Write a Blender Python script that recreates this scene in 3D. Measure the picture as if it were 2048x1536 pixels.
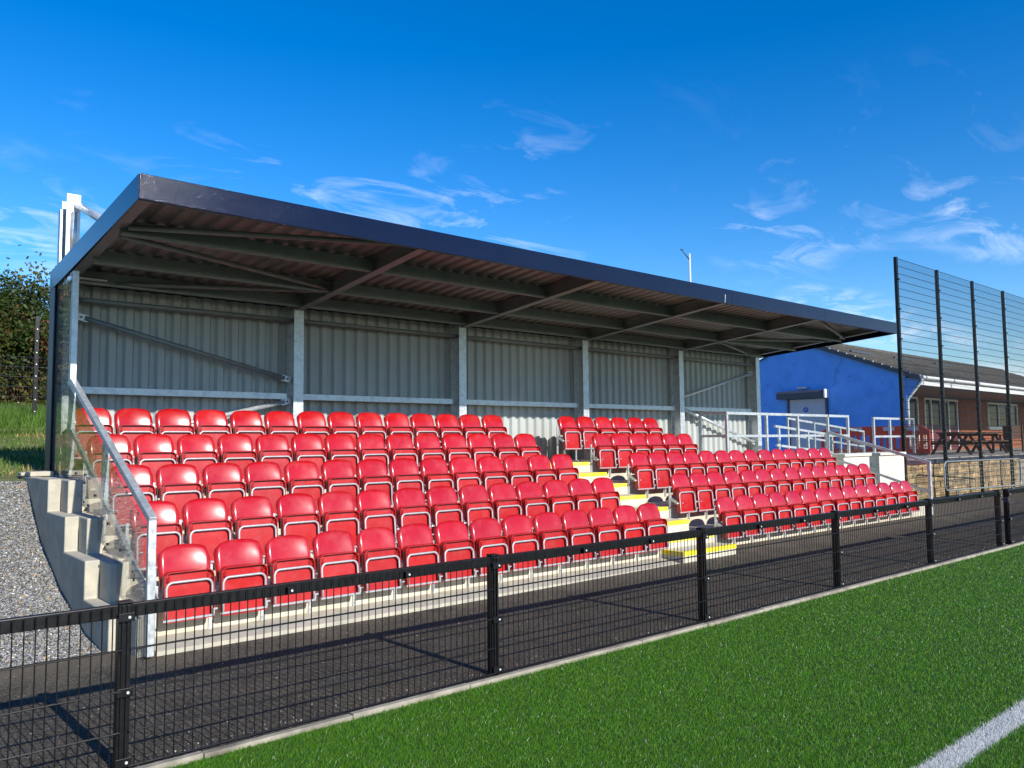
import bpy, math, random
import numpy as np
from mathutils import Vector, Matrix
R = math.radians
random.seed(7); rng = np.random.default_rng(7)
sc = bpy.context.scene
for o in list(bpy.data.objects): bpy.data.objects.remove(o)
col = sc.collection

# ------------------------------------------------------------------ camera
cam_d = bpy.data.cameras.new('camera'); cam = bpy.data.objects.new('camera', cam_d); col.objects.link(cam)
YAW, PITCH, ROLL, FPX = 0.7067, 0.0725, -0.0101, 1596.25
fw = Vector((math.sin(YAW), math.cos(YAW), 0)); rt = Vector((math.cos(YAW), -math.sin(YAW), 0)); up = Vector((0, 0, 1))
f2 = fw*math.cos(PITCH)+up*math.sin(PITCH); u2 = -fw*math.sin(PITCH)+up*math.cos(PITCH)
r3 = rt*math.cos(ROLL)+u2*math.sin(ROLL); u3 = -rt*math.sin(ROLL)+u2*math.cos(ROLL)
M = Matrix((r3, u3, -f2)).transposed().to_4x4(); M.translation = Vector((-1.2253, -4.5983, 1.6863))
cam.matrix_world = M
cam_d.sensor_width = 36; cam_d.lens = FPX/2048*36; cam_d.clip_start = .05; cam_d.clip_end = 3000
sc.camera = cam
sc.render.resolution_x = 1024; sc.render.resolution_y = 768

# ------------------------------------------------------------------ light
SUN = Vector((0.03, -1.0, 0.505)).normalized()          # towards the sun
ELEV = math.asin(SUN.z)
w = bpy.data.worlds.new('World'); sc.world = w; w.use_nodes = True
nt = w.node_tree; nt.nodes.clear()
def wn(t, **k):
    n = nt.nodes.new(t)
    for a, b in k.items(): setattr(n, a, b)
    return n
L = nt.links.new
sky = wn('ShaderNodeTexSky', sky_type='NISHITA', sun_disc=False)
sky.sun_elevation = ELEV; sky.sun_rotation = math.atan2(SUN.x, SUN.y)
sky.altitude = 50; sky.air_density = 1.0; sky.dust_density = 0.0; sky.ozone_density = 3.2
hsv = wn('ShaderNodeHueSaturation'); hsv.inputs['Saturation'].default_value = 1.42; hsv.inputs['Hue'].default_value = .509; hsv.inputs['Value'].default_value = 1.0
L(sky.outputs[0], hsv.inputs['Color'])
tc = wn('ShaderNodeTexCoord'); sep = wn('ShaderNodeSeparateXYZ'); L(tc.outputs['Generated'], sep.inputs[0])
zz = wn('ShaderNodeMath', operation='ADD'); zz.inputs[1].default_value = .12; L(sep.outputs['Z'], zz.inputs[0])
zm = wn('ShaderNodeMath', operation='MAXIMUM'); zm.inputs[1].default_value = .05; L(zz.outputs[0], zm.inputs[0])
dx = wn('ShaderNodeMath', operation='DIVIDE'); L(sep.outputs['X'], dx.inputs[0]); L(zm.outputs[0], dx.inputs[1])
dy = wn('ShaderNodeMath', operation='DIVIDE'); L(sep.outputs['Y'], dy.inputs[0]); L(zm.outputs[0], dy.inputs[1])
cmb = wn('ShaderNodeCombineXYZ'); L(dx.outputs[0], cmb.inputs[0]); L(dy.outputs[0], cmb.inputs[1])
mp = wn('ShaderNodeMapping'); mp.inputs['Rotation'].default_value = (0, 0, R(-20)); mp.inputs['Scale'].default_value = (1.0, 1.6, 1); mp.inputs['Location'].default_value = (12.1, 10.2, 0)
L(cmb.outputs[0], mp.inputs['Vector'])
n1 = wn('ShaderNodeTexNoise'); n1.inputs['Scale'].default_value = 3.1; n1.inputs['Detail'].default_value = 9; n1.inputs['Roughness'].default_value = .62; n1.inputs['Distortion'].default_value = .8
n2 = wn('ShaderNodeTexNoise'); n2.inputs['Scale'].default_value = .8; n2.inputs['Detail'].default_value = 2
L(mp.outputs[0], n1.inputs['Vector']); L(mp.outputs[0], n2.inputs['Vector'])
r1 = wn('ShaderNodeMapRange'); r1.inputs['From Min'].default_value = .485; r1.inputs['From Max'].default_value = .72; zb_ = wn('ShaderNodeMath', operation='MULTIPLY_ADD'); zb_.inputs[1].default_value = -.55; zb_.inputs[2].default_value = .11; L(sep.outputs['Z'], zb_.inputs[0])   # more cover low down
na_ = wn('ShaderNodeMath', operation='ADD'); L(n1.outputs[0], na_.inputs[0]); L(zb_.outputs[0], na_.inputs[1]); L(na_.outputs[0], r1.inputs['Value'])
r2 = wn('ShaderNodeMapRange'); r2.inputs['From Min'].default_value = .42; r2.inputs['From Max'].default_value = .62; L(n2.outputs[0], r2.inputs['Value'])
mu = wn('ShaderNodeMath', operation='MULTIPLY'); L(r1.outputs[0], mu.inputs[0]); L(r2.outputs[0], mu.inputs[1])
# cloud cover thins out towards the zenith, as high cirrus seen edge-on does
zr = wn('ShaderNodeMapRange'); zr.inputs['From Min'].default_value = .08; zr.inputs['From Max'].default_value = .42; zr.inputs['To Min'].default_value = .9; zr.inputs['To Max'].default_value = .03
L(sep.outputs['Z'], zr.inputs['Value'])
mu2 = wn('ShaderNodeMath', operation='MULTIPLY'); L(mu.outputs[0], mu2.inputs[0]); L(zr.outputs[0], mu2.inputs[1])
zh = wn('ShaderNodeMapRange'); zh.inputs['From Min'].default_value = -.02; zh.inputs['From Max'].default_value = .03; L(sep.outputs['Z'], zh.inputs['Value'])
mu3 = wn('ShaderNodeMath', operation='MULTIPLY'); L(mu2.outputs[0], mu3.inputs[0]); L(zh.outputs[0], mu3.inputs[1]); mu2 = mu3
mixc = wn('ShaderNodeMix', data_type='RGBA'); L(mu2.outputs[0], mixc.inputs['Factor']); L(hsv.outputs[0], mixc.inputs[6]); mixc.inputs[7].default_value = (6.8, 7.3, 8.4, 1)
bg = wn('ShaderNodeBackground'); bg.inputs['Strength'].default_value = .14; L(mixc.outputs[2], bg.inputs[0])
wo = wn('ShaderNodeOutputWorld'); L(bg.outputs[0], wo.inputs[0])

sd = bpy.data.lights.new('sun', 'SUN'); sd.energy = 5.0; sd.angle = R(.5); sd.color = (1, .95, .87)
sun = bpy.data.objects.new('sun', sd); col.objects.link(sun); sun.location = (0, -30, 30)
sun.rotation_euler = SUN.to_track_quat('Z', 'Y').to_euler()
vs = sc.view_settings; vs.view_transform = 'Standard'; vs.look = 'None'; vs.gamma = 1; vs.exposure = 0.45; vs.use_curve_mapping = False

# ------------------------------------------------------------------ materials
def mat(name, base, rough=.6, metal=0., var=.12, scale=6., bump=0., bscale=40., spec=.5, dark=None, dscale=1.5, damt=0., coat=0., rnd=0., objspace=False, rvar=0., stretch=None, bdist=.01):
    m = bpy.data.materials.new(name); m.use_nodes = True
    t = m.node_tree; p = t.nodes['Principled BSDF']; l = t.links.new
    p.inputs['Roughness'].default_value = rough; p.inputs['Metallic'].default_value = metal
    p.inputs['Specular IOR Level'].default_value = spec; p.inputs['Coat Weight'].default_value = coat; p.inputs['Coat Roughness'].default_value = .12
    if objspace:
        c = t.nodes.new('ShaderNodeTexCoord'); oi0 = t.nodes.new('ShaderNodeObjectInfo'); va = t.nodes.new('ShaderNodeVectorMath'); va.operation = 'MULTIPLY_ADD'; va.inputs[1].default_value = (37, 23, 51)
        l(oi0.outputs['Random'], va.inputs[0]); l(c.outputs['Object'], va.inputs[2]); pos = va.outputs[0]
    else:
        c = t.nodes.new('ShaderNodeNewGeometry'); pos = c.outputs['Position']
    if stretch:
        ms = t.nodes.new('ShaderNodeMapping'); ms.inputs['Scale'].default_value = stretch; l(pos, ms.inputs['Vector']); pos = ms.outputs[0]
    n = t.nodes.new('ShaderNodeTexNoise'); n.inputs['Scale'].default_value = scale; n.inputs['Detail'].default_value = 5; l(pos, n.inputs['Vector'])
    mr = t.nodes.new('ShaderNodeMapRange'); mr.inputs['From Min'].default_value = .3; mr.inputs['From Max'].default_value = .7
    mr.inputs['To Min'].default_value = 1-var; mr.inputs['To Max'].default_value = 1+var; l(n.outputs[0], mr.inputs['Value'])
    mx = t.nodes.new('ShaderNodeMix'); mx.data_type = 'RGBA'; mx.blend_type = 'MULTIPLY'; mx.inputs['Factor'].default_value = 1
    mx.inputs[6].default_value = (*base, 1); l(mr.outputs[0], mx.inputs[7]); out = mx.outputs[2]
    if dark:
        n3 = t.nodes.new('ShaderNodeTexNoise'); n3.inputs['Scale'].default_value = dscale; n3.inputs['Detail'].default_value = 7; n3.inputs['Roughness'].default_value = .65; l(pos, n3.inputs['Vector'])
        m3 = t.nodes.new('ShaderNodeMapRange'); m3.inputs['From Min'].default_value = .48; m3.inputs['From Max'].default_value = .68; m3.inputs['To Max'].default_value = damt; l(n3.outputs[0], m3.inputs['Value'])
        mm = t.nodes.new('ShaderNodeMix'); mm.data_type = 'RGBA'; l(m3.outputs[0], mm.inputs['Factor']); l(out, mm.inputs[6]); mm.inputs[7].default_value = (*dark, 1); out = mm.outputs[2]
    if rnd:
        oi = t.nodes.new('ShaderNodeObjectInfo'); mr2 = t.nodes.new('ShaderNodeMapRange'); mr2.inputs['To Min'].default_value = 1-rnd; mr2.inputs['To Max'].default_value = 1+rnd; l(oi.outputs['Random'], mr2.inputs['Value'])
        m4 = t.nodes.new('ShaderNodeMix'); m4.data_type = 'RGBA'; m4.blend_type = 'MULTIPLY'; m4.inputs['Factor'].default_value = 1; l(out, m4.inputs[6]); l(mr2.outputs[0], m4.inputs[7]); out = m4.outputs[2]
    l(out, p.inputs['Base Color'])
    if rvar:
        m5 = t.nodes.new('ShaderNodeMapRange'); m5.inputs['From Min'].default_value = .3; m5.inputs['From Max'].default_value = .7; m5.inputs['To Min'].default_value = rough-rvar; m5.inputs['To Max'].default_value = rough+rvar; l(n.outputs[0], m5.inputs['Value']); l(m5.outputs[0], p.inputs['Roughness'])
    if bump:
        nb = t.nodes.new('ShaderNodeTexNoise'); nb.inputs['Scale'].default_value = bscale; nb.inputs['Detail'].default_value = 4; l(pos, nb.inputs['Vector'])
        b = t.nodes.new('ShaderNodeBump'); b.inputs['Strength'].default_value = bump; b.inputs['Distance'].default_value = bdist; l(nb.outputs[0], b.inputs['Height']); l(b.outputs[0], p.inputs['Normal'])
    return m
def attr_mat(name, rough=.5, spec=.4, trans=0.):
    m = bpy.data.materials.new(name); m.use_nodes = True; t = m.node_tree; p = t.nodes['Principled BSDF']
    a = t.nodes.new('ShaderNodeAttribute'); a.attribute_name = 'Col'; t.links.new(a.outputs['Color'], p.inputs['Base Color'])
    p.inputs['Roughness'].default_value = rough; p.inputs['Specular IOR Level'].default_value = spec
    if trans:
        tr = t.nodes.new('ShaderNodeBsdfTranslucent'); t.links.new(a.outputs['Color'], tr.inputs[0]); ms = t.nodes.new('ShaderNodeMixShader'); ms.inputs[0].default_value = trans
        t.links.new(p.outputs[0], ms.inputs[1]); t.links.new(tr.outputs[0], ms.inputs[2]); t.links.new(ms.outputs[0], t.nodes['Material Output'].inputs[0])
    return m
MT = {}
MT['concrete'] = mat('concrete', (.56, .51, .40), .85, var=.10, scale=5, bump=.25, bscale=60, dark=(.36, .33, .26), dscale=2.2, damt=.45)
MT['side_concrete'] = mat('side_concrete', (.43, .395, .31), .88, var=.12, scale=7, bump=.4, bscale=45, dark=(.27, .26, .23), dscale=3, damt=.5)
MT['kerb'] = mat('kerb_concrete', (.30, .27, .21), .9, var=.2, scale=9, bump=.3, dark=(.12, .10, .08), dscale=3, damt=.8)
MT['white_render'] = mat('white_render', (.66, .63, .55), .85, var=.06, scale=3, bump=.15, dark=(.4, .38, .33), dscale=1.7, damt=.3)
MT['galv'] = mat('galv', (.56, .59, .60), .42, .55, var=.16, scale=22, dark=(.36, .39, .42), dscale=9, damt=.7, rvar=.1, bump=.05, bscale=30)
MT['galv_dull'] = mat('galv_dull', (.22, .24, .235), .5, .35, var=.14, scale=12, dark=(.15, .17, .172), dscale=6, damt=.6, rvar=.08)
MT['zinc'] = mat('zinc', (.68, .69, .70), .4, .25, var=.08, scale=30)
MT['frame_zinc'] = mat('frame_zinc', (.43, .44, .45), .45, .3, var=.12, scale=40, dark=(.36, .37, .38), dscale=25, damt=.6)
MT['red'] = mat('red_plastic', (.385, .006, .010), .25, var=.05, scale=5, coat=.3, rnd=.06, objspace=True, rvar=.06, dark=(.40, .05, .05), dscale=7, damt=.5)
MT['red_dark'] = mat('red_plastic_underside', (.40, .008, .010), .36, var=.06, scale=9, rnd=.07, objspace=True, rvar=.05, dark=(.36, .05, .045), dscale=11, damt=.55)
MT['black'] = mat('black_powder_coat', (.008, .008, .009), .34, var=.15, scale=20, rvar=.06, spec=.3)
MT['navy'] = mat('navy_fascia', (.004, .006, .024), .11, .0, var=.08, scale=2, bump=.6, bscale=110, spec=.33, bdist=.0034, dark=(.007, .009, .026), dscale=1.2, damt=.5)
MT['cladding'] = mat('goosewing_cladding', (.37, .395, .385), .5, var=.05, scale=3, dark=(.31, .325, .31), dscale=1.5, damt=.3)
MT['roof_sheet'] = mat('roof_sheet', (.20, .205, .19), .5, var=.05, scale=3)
MT['yellow'] = mat('yellow_paint', (.86, .70, .015), .6, var=.06, scale=8, dark=(.50, .42, .20), dscale=9, damt=.75)
MT['blue'] = mat('blue_masonry_paint', (.11, .34, .86), .7, var=.06, scale=1.6, bump=.35, bscale=12, dark=(.065, .25, .70), dscale=2.5, damt=.6)
MT['upvc'] = mat('white_upvc', (.78, .78, .76), .35, var=.03)
MT['brick'] = mat('orange_brick', (.36, .12, .055), .85, var=.25, scale=4, rnd=.12)
MT['mortar'] = mat('mortar', (.38, .33, .27), .95)
MT['tile'] = mat('roof_tile', (.075, .066, .055), .85, var=.3, scale=5, dark=(.15, .13, .09), dscale=4, damt=.7, rnd=.2)
MT['wood'] = mat('stained_wood', (.105, .05, .027), .55, var=.2, scale=9, rnd=.1, objspace=True)
MT['barrier'] = mat('orange_barrier', (.62, .055, .02), .45, var=.08, scale=5)
MT['dark'] = mat('dark_metal', (.05, .055, .075), .45, var=.08)
MT['greyblue'] = mat('grey_door', (.42, .44, .52), .5, var=.04)
MT['sign_blue'] = mat('sign_blue', (.02, .05, .4), .4)
MT['white'] = mat('white_print', (.8, .8, .8), .5)
MT['maroon'] = mat('maroon_panel', (.13, .02, .025), .5)
MT['glass_dark'] = mat('window_glass', (.010, .012, .014), .08, spec=.08, var=.3, scale=.8)
MT['bark'] = mat('bark', (.10, .075, .05), .9, var=.3, scale=20)
MT['flag'] = mat('paving', (.34, .31, .26), .9, var=.2, scale=3)
MT['leaf'] = attr_mat('leaf', .55, .3, .25)
MT['turf'] = attr_mat('turf_fibre', .42, .22, .2)
MT['stones'] = attr_mat('stones', .8, .3)
MT['buff'] = mat('buff_stone', (.50, .35, .17), .9, var=.3, scale=14, rnd=.4, bump=.6, bscale=30, dark=(.22, .17, .12), dscale=7, damt=.75)

def asphalt():
    m = mat('asphalt', (.050, .045, .039), .9, var=.3, scale=4, bump=1., bscale=130, dark=(.085, .070, .05), dscale=.9, damt=.8, spec=.12)
    t = m.node_tree; p = t.nodes['Principled BSDF']; l = t.links.new
    src = p.inputs['Base Color'].links[0].from_socket
    g = t.nodes.new('ShaderNodeNewGeometry')
    v = t.nodes.new('ShaderNodeTexVoronoi'); v.inputs['Scale'].default_value = 120; l(g.outputs['Position'], v.inputs['Vector'])
    sp = t.nodes.new('ShaderNodeSeparateColor'); l(v.outputs['Color'], sp.inputs[0])
    rm = t.nodes.new('ShaderNodeMapRange'); rm.inputs['From Min'].default_value = .55; rm.inputs['From Max'].default_value = 1.; rm.inputs['To Max'].default_value = .55; l(sp.outputs[0], rm.inputs['Value'])
    mx = t.nodes.new('ShaderNodeMix'); mx.data_type = 'RGBA'; l(rm.outputs[0], mx.inputs['Factor']); l(src, mx.inputs[6]); mx.inputs[7].default_value = (.27, .23, .165, 1)
    # dust swept against the foot of the terrace (a stain with its own shape)
    s = t.nodes.new('ShaderNodeSeparateXYZ'); l(g.outputs['Position'], s.inputs[0])
    nn = t.nodes.new('ShaderNodeTexNoise'); nn.inputs['Scale'].default_value = 1.6; nn.inputs['Detail'].default_value = 6; l(g.outputs['Position'], nn.inputs['Vector'])
    ad = t.nodes.new('ShaderNodeMath'); ad.operation = 'MULTIPLY_ADD'; ad.inputs[1].default_value = .9; l(nn.outputs[0], ad.inputs[0]); l(s.outputs['Y'], ad.inputs[2])
    r2_ = t.nodes.new('ShaderNodeMapRange'); r2_.inputs['From Min'].default_value = 2.35; r2_.inputs['From Max'].default_value = 2.8; r2_.inputs['To Max'].default_value = .6; l(ad.outputs[0], r2_.inputs['Value'])
    m2 = t.nodes.new('ShaderNodeMix'); m2.data_type = 'RGBA'; l(r2_.outputs[0], m2.inputs['Factor']); l(mx.outputs[2], m2.inputs[6]); m2.inputs[7].default_value = (.17, .14, .10, 1)
    l(m2.outputs[2], p.inputs['Base Color'])
    return m
MT['asphalt'] = asphalt()
def perspex(name, tint=(.93, .95, .94), rough=.0):
    m = bpy.data.materials.new(name); m.use_nodes = True; t = m.node_tree; t.nodes.clear(); l = t.links.new
    tr = t.nodes.new('ShaderNodeBsdfTransparent'); tr.inputs[0].default_value = (*tint, 1)
    g = t.nodes.new('ShaderNodeBsdfGlossy'); g.inputs['Roughness'].default_value = rough
    lw = t.nodes.new('ShaderNodeLayerWeight'); lw.inputs[0].default_value = .5
    pw = t.nodes.new('ShaderNodeMath'); pw.operation = 'POWER'; pw.inputs[1].default_value = 5; l(lw.outputs['Facing'], pw.inputs[0])
    f = t.nodes.new('ShaderNodeMath'); f.operation = 'MULTIPLY_ADD'; f.inputs[1].default_value = .95; f.inputs[2].default_value = .05; l(pw.outputs[0], f.inputs[0])
    nb = t.nodes.new('ShaderNodeTexNoise'); nb.inputs['Scale'].default_value = 2.2; ge = t.nodes.new('ShaderNodeNewGeometry'); l(ge.outputs['Position'], nb.inputs['Vector'])
    b = t.nodes.new('ShaderNodeBump'); b.inputs['Strength'].default_value = .15; b.inputs['Distance'].default_value = .02; l(nb.outputs[0], b.inputs['Height']); l(b.outputs[0], g.inputs['Normal'])
    mx = t.nodes.new('ShaderNodeMixShader'); l(f.outputs[0], mx.inputs[0]); l(tr.outputs[0], mx.inputs[1]); l(g.outputs[0], mx.inputs[2])
    o = t.nodes.new('ShaderNodeOutputMaterial'); l(mx.outputs[0], o.inputs[0]); return m
MT['perspex'] = perspex('clear_perspex')

# ------------------------------------------------------------------ mesh helpers
class MB:
    def __init__(s): s.v = []; s.f = []; s.sm = []
    def add(s, v, f, smooth=False):
        b = len(s.v); s.v += [tuple(q) for q in v]; s.f += [tuple(b+i for i in q) for q in f]; s.sm += [smooth]*len(f); return s
    def box(s, a, b):
        x0, y0, z0 = a; x1, y1, z1 = b
        return s.add([(x0, y0, z0), (x1, y0, z0), (x1, y1, z0), (x0, y1, z0), (x0, y0, z1), (x1, y0, z1), (x1, y1, z1), (x0, y1, z1)],
                     [(0, 3, 2, 1), (4, 5, 6, 7), (0, 1, 5, 4), (1, 2, 6, 5), (2, 3, 7, 6), (3, 0, 4, 7)])
    def bar(s, p, q, wd, ht, upv=(0, 0, 1)):
        p, q = Vector(p), Vector(q); d = (q-p).normalized(); u = Vector(upv)
        if abs(d.dot(u)) > .99: u = Vector((0, 1, 0))
        sx = d.cross(u).normalized(); uu = sx.cross(d).normalized()
        v = []
        for c in (p, q):
            for a, b in ((-1, -1), (1, -1), (1, 1), (-1, 1)): v.append(c+sx*a*wd/2+uu*b*ht/2)
        return s.add(v, [(0, 1, 2, 3), (7, 6, 5, 4), (0, 4, 5, 1), (1, 5, 6, 2), (2, 6, 7, 3), (3, 7, 4, 0)])
    def tube(s, pts, r, n=8, cap=True):
        pts = [Vector(p) for p in pts]; b = []
        prev = None
        for i, p in enumerate(pts):
            d = (pts[min(i+1, len(pts)-1)]-pts[max(i-1, 0)]).normalized()
            if prev is None:
                u = Vector((0, 0, 1)) if abs(d.z) < .9 else Vector((0, 1, 0))
                sx = d.cross(u).normalized()
            else: sx = (prev-d*prev.dot(d)).normalized()
            prev = sx; uu = sx.cross(d)
            rr = r[i] if isinstance(r, (list, tuple)) else r
            b += [p+(sx*math.cos(2*math.pi*k/n)+uu*math.sin(2*math.pi*k/n))*rr for k in range(n)]
        f = []
        for i in range(len(pts)-1):
            for k in range(n): f.append((i*n+k, i*n+(k+1) % n, (i+1)*n+(k+1) % n, (i+1)*n+k))
        s.add(b, f, True)
        if cap:
            o = len(s.v)-len(b); s.f += [tuple(o+k for k in reversed(range(n))), tuple(o+(len(pts)-1)*n+k for k in range(n))]; s.sm += [False, False]
        return s
    def prism(s, poly, axis, a, b):          # 2-D polygon extruded along an axis
        n = len(poly)
        def P(u, v_, t): return {0: (t, u, v_), 1: (u, t, v_), 2: (u, v_, t)}[axis]
        v = [P(u, q, a) for u, q in poly]+[P(u, q, b) for u, q in poly]
        f = [tuple(range(n)), tuple(reversed(range(n, 2*n)))]+[(i, i+n, (i+1) % n+n, (i+1) % n) for i in range(n)]
        return s.add(v, f)
    def mesh(s, name):
        m = bpy.data.meshes.new(name); m.from_pydata(s.v, [], s.f); m.polygons.foreach_set('use_smooth', s.sm); m.update(); 
        import bmesh
        bm = bmesh.new(); bm.from_mesh(m); bmesh.ops.recalc_face_normals(bm, faces=bm.faces); bm.to_mesh(m); bm.free()
        return m
def tag(o, label=None, cat=None, group=None, kind=None):
    if label: o['label'] = label
    if cat: o['category'] = cat
    if group: o['group'] = group
    if kind: o['kind'] = kind
    return o
def link(name, me, m, parent=None, bevel=0, label=None, kind=None):
    o = bpy.data.objects.new(name, me); col.objects.link(o)
    if m is not None and len(me.materials) == 0: me.materials.append(MT[m] if isinstance(m, str) else m)
    if parent is not None:
        o.parent = parent; root = parent
        T = Vector((0, 0, 0)); q = parent
        o.matrix_parent_inverse = ROOTINV.get(parent.name, Matrix.Identity(4))
    if bevel:
        b = o.modifiers.new('bevel', 'BEVEL'); b.width = bevel; b.segments = 2; b.limit_method = 'ANGLE'; b.angle_limit = R(40)
    tag(o, label, kind=kind)
    return o
ROOTINV = {}
def thing(name, loc, label, cat, group=None, local=False):
    o = bpy.data.objects.new(name, None); col.objects.link(o); o.location = loc; o.empty_display_size = .2
    if not local: ROOTINV[o.name] = Matrix.Translation(-Vector(loc))
    return tag(o, label, cat, group)
def part(name, mb, m, parent=None, bevel=0, label=None, kind=None): return link(name, mb.mesh(name), m, parent, bevel, label, kind)
def struct(name, mb, m, label, bevel=0): 
    o = part(name, mb, m, None, bevel); return tag(o, label, name.replace('_', ' ').split()[-1], kind='structure')
def np_mesh(name, V, F, colr=None):            # V (n,3), F (m,k) same size faces
    me = bpy.data.meshes.new(name); n, k = F.shape
    me.vertices.add(len(V)); me.vertices.foreach_set('co', V.astype(np.float32).ravel())
    me.loops.add(n*k); me.loops.foreach_set('vertex_index', F.astype(np.int32).ravel())
    me.polygons.add(n); me.polygons.foreach_set('loop_start', np.arange(0, n*k, k, dtype=np.int32)); me.polygons.foreach_set('loop_total', np.full(n, k, dtype=np.int32))
    if colr is not None:
        a = me.color_attributes.new('Col', 'FLOAT_COLOR', 'POINT'); c = np.ones((len(V), 4), np.float32); c[:, :3] = colr; a.data.foreach_set('color', c.ravel())
    me.update(); me.validate(); return me
ORD = ['first', 'second', 'third', 'fourth', 'fifth', 'sixth', 'seventh', 'eighth', 'ninth', 'tenth', 'eleventh', 'twelfth', 'thirteenth', 'fourteenth', 'fifteenth', 'sixteenth']

# ------------------------------------------------------------------ constants of the place
D, HROW = .8307, .3251
RY = [2.48+D*k for k in range(4)]            # riser fronts
RZ = [.325+.335*k for k in range(4)]         # tread levels
X0, X1 = .66, 16.25
COLX = [.945+2.9857*i for i in range(6)]
YB = 6.52                                     # cladding
AX0, AX1 = 7.46, 8.66                         # aisle
def groundz(x, y):
    a = min(1, max(0, (x-3)/6)); a = a*a*(3-2*a); b = min(1, max(0, (y-1.6)/.88)); b = b*b*(3-2*b)
    return b*(.045+.06*a)*(1 if x < 17 else max(0, 1-(x-17)/2))

# ------------------------------------------------------------------ ground
mb = MB(); mb.add([(-900, -900, -.06), (900, -900, -.06), (900, 900, -.06), (-900, 900, -.06)], [(0, 1, 2, 3)])
MT['far_grass'] = mat('far_grass', (.05, .085, .02), .9, var=.3, scale=.3)
struct('ground', mb, 'far_grass', 'open grassland stretching away around the ground')
xs = np.concatenate([np.linspace(-30, 0, 8), np.linspace(.5, 18, 30), np.linspace(20, 60, 10)]); ys = np.concatenate([[-.02], np.linspace(.3, 1.6, 4), np.linspace(1.7, 2.5, 8)])
mb = MB(); nx = len(xs)
mb.add([(x, y, groundz(x, y)) for y in ys for x in xs], [(j*nx+i, j*nx+i+1, (j+1)*nx+i+1, (j+1)*nx+i) for j in range(len(ys)-1) for i in range(nx-1)], True)
struct('tarmac_path', mb, 'asphalt', 'dark tarmac path between the pitch fence and the stand')
mb = MB(); mb.add([(16.25, 2.5, 0), (60, 2.5, 0), (60, 5.3, 0), (16.25, 5.3, 0)], [(0, 1, 2, 3)])
mb.add([(16.25, 2.4, .004), (60, 2.4, .004), (60, 2.6, .004), (16.25, 2.6, .004)], [(0, 1, 2, 3)])
struct('tarmac_yard', mb, 'asphalt', 'tarmac yard between the stand end and the stone wall')
# kerb of edging stones
kb = tag(bpy.data.objects.new('kerb', None), 'narrow concrete kerb between the turf and the tarmac', 'kerb', kind='structure'); col.objects.link(kb)
km = MB().box((0, -.082, -.05), (.909, -.034, .010)).mesh('edging_stone')
for i in range(34):
    o = link('edging_stone', km, 'kerb', kb, .004); o.location = (-6+.914*i, random.uniform(-.004, .004), random.uniform(-.004, .003))
# turf carpet
MT['turf_base'] = mat('turf_base', (.018, .06, .006), .9, var=.4, scale=60)
mb = MB(); mb.add([(-40, -70, -.02), (70, -70, -.02), (70, -.088, -.02), (-40, -.088, -.02)], [(0, 1, 2, 3)])
struct('turf_pitch', mb, 'turf_base', 'green artificial turf pitch in front of the stand')
def blades(x, y, hgt, wd, base_z=-.02, lean=(.35, -.1), spread=.75):
    n = len(x); ang = rng.uniform(0, 2*np.pi, n); wx, wy = np.cos(ang)*wd/2, np.sin(ang)*wd/2
    lx = (lean[0]+rng.normal(0, spread, n)*.7)*hgt; ly = (lean[1]+rng.normal(0, spread, n)*.7)*hgt
    z = np.full(n, base_z)
    V = np.empty((n, 3, 3)); V[:, 0] = np.stack([x-wx, y-wy, z], 1); V[:, 1] = np.stack([x+wx, y+wy, z], 1); V[:, 2] = np.stack([x+lx, y+ly, z+hgt], 1)
    return V.reshape(-1, 3), np.arange(3*n).reshape(-1, 3)
LY0, LY1 = -2.842, -2.708
Xc, Yc = cam.matrix_world.translation.x, cam.matrix_world.translation.y
def turf_points(n, dmin, dmax):
    # a wedge seen by the lens (with margin) on the pitch side of the kerb; density falls off smoothly with distance
    a = rng.uniform(R(12), R(93), n); d = dmin*(dmax/dmin)**rng.uniform(0, 1, n)
    x = Xc+d*np.sin(a); y = Yc+d*np.cos(a); k = y < -.078
    return x[k], y[k]
gx, gy = turf_points(2000000, 2.4, 28); dist = np.hypot(gx-Xc, gy-Yc)
hgt = rng.uniform(.012, .022, len(gx)); wd = rng.uniform(.0018, .0030, len(gx))*np.clip(dist/5, .7, 6)
isl = (gy > LY0) & (gy < LY1)
for nm, msk, lab in (('turf_grass', ~isl, 'green artificial grass fibres of the pitch'), ('pitch_line', isl, 'white painted touchline across the near corner of the turf')):
    x, y, h_, w_ = gx[msk], gy[msk], hgt[msk], wd[msk]
    if nm == 'pitch_line':
        x = np.concatenate([x+rng.normal(0, .01, len(x)) for _ in range(3)]); y = np.concatenate([y+rng.normal(0, .012, len(y)) for _ in range(3)]); h_ = np.tile(h_, 3)*1.0; w_ = np.tile(w_, 3)
    V, F = blades(x, y, h_, w_)
    n = len(x); br = rng.uniform(.45, 1.45, n)
    if nm == 'pitch_line': c = np.stack([.70*np.ones(n), .71*np.ones(n), .70*np.ones(n)], 1)*rng.uniform(.8, 1.1, (n, 1))
    else:
        c = np.stack([.072*br*rng.uniform(.7, 1.5, n), .225*br, .006*br], 1)
        ye = rng.random(n) < .05; c[ye] = np.stack([.16*br[ye], .19*br[ye], .035*br[ye]], 1)
        sp = rng.random(n) < .006; c[sp] = (.7, .75, .6)
    o = link(nm, np_mesh(nm, V, F, np.repeat(c, 3, 0)), 'turf'); tag(o, lab, 'grass' if nm == 'turf_grass' else 'line', kind='stuff')
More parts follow.
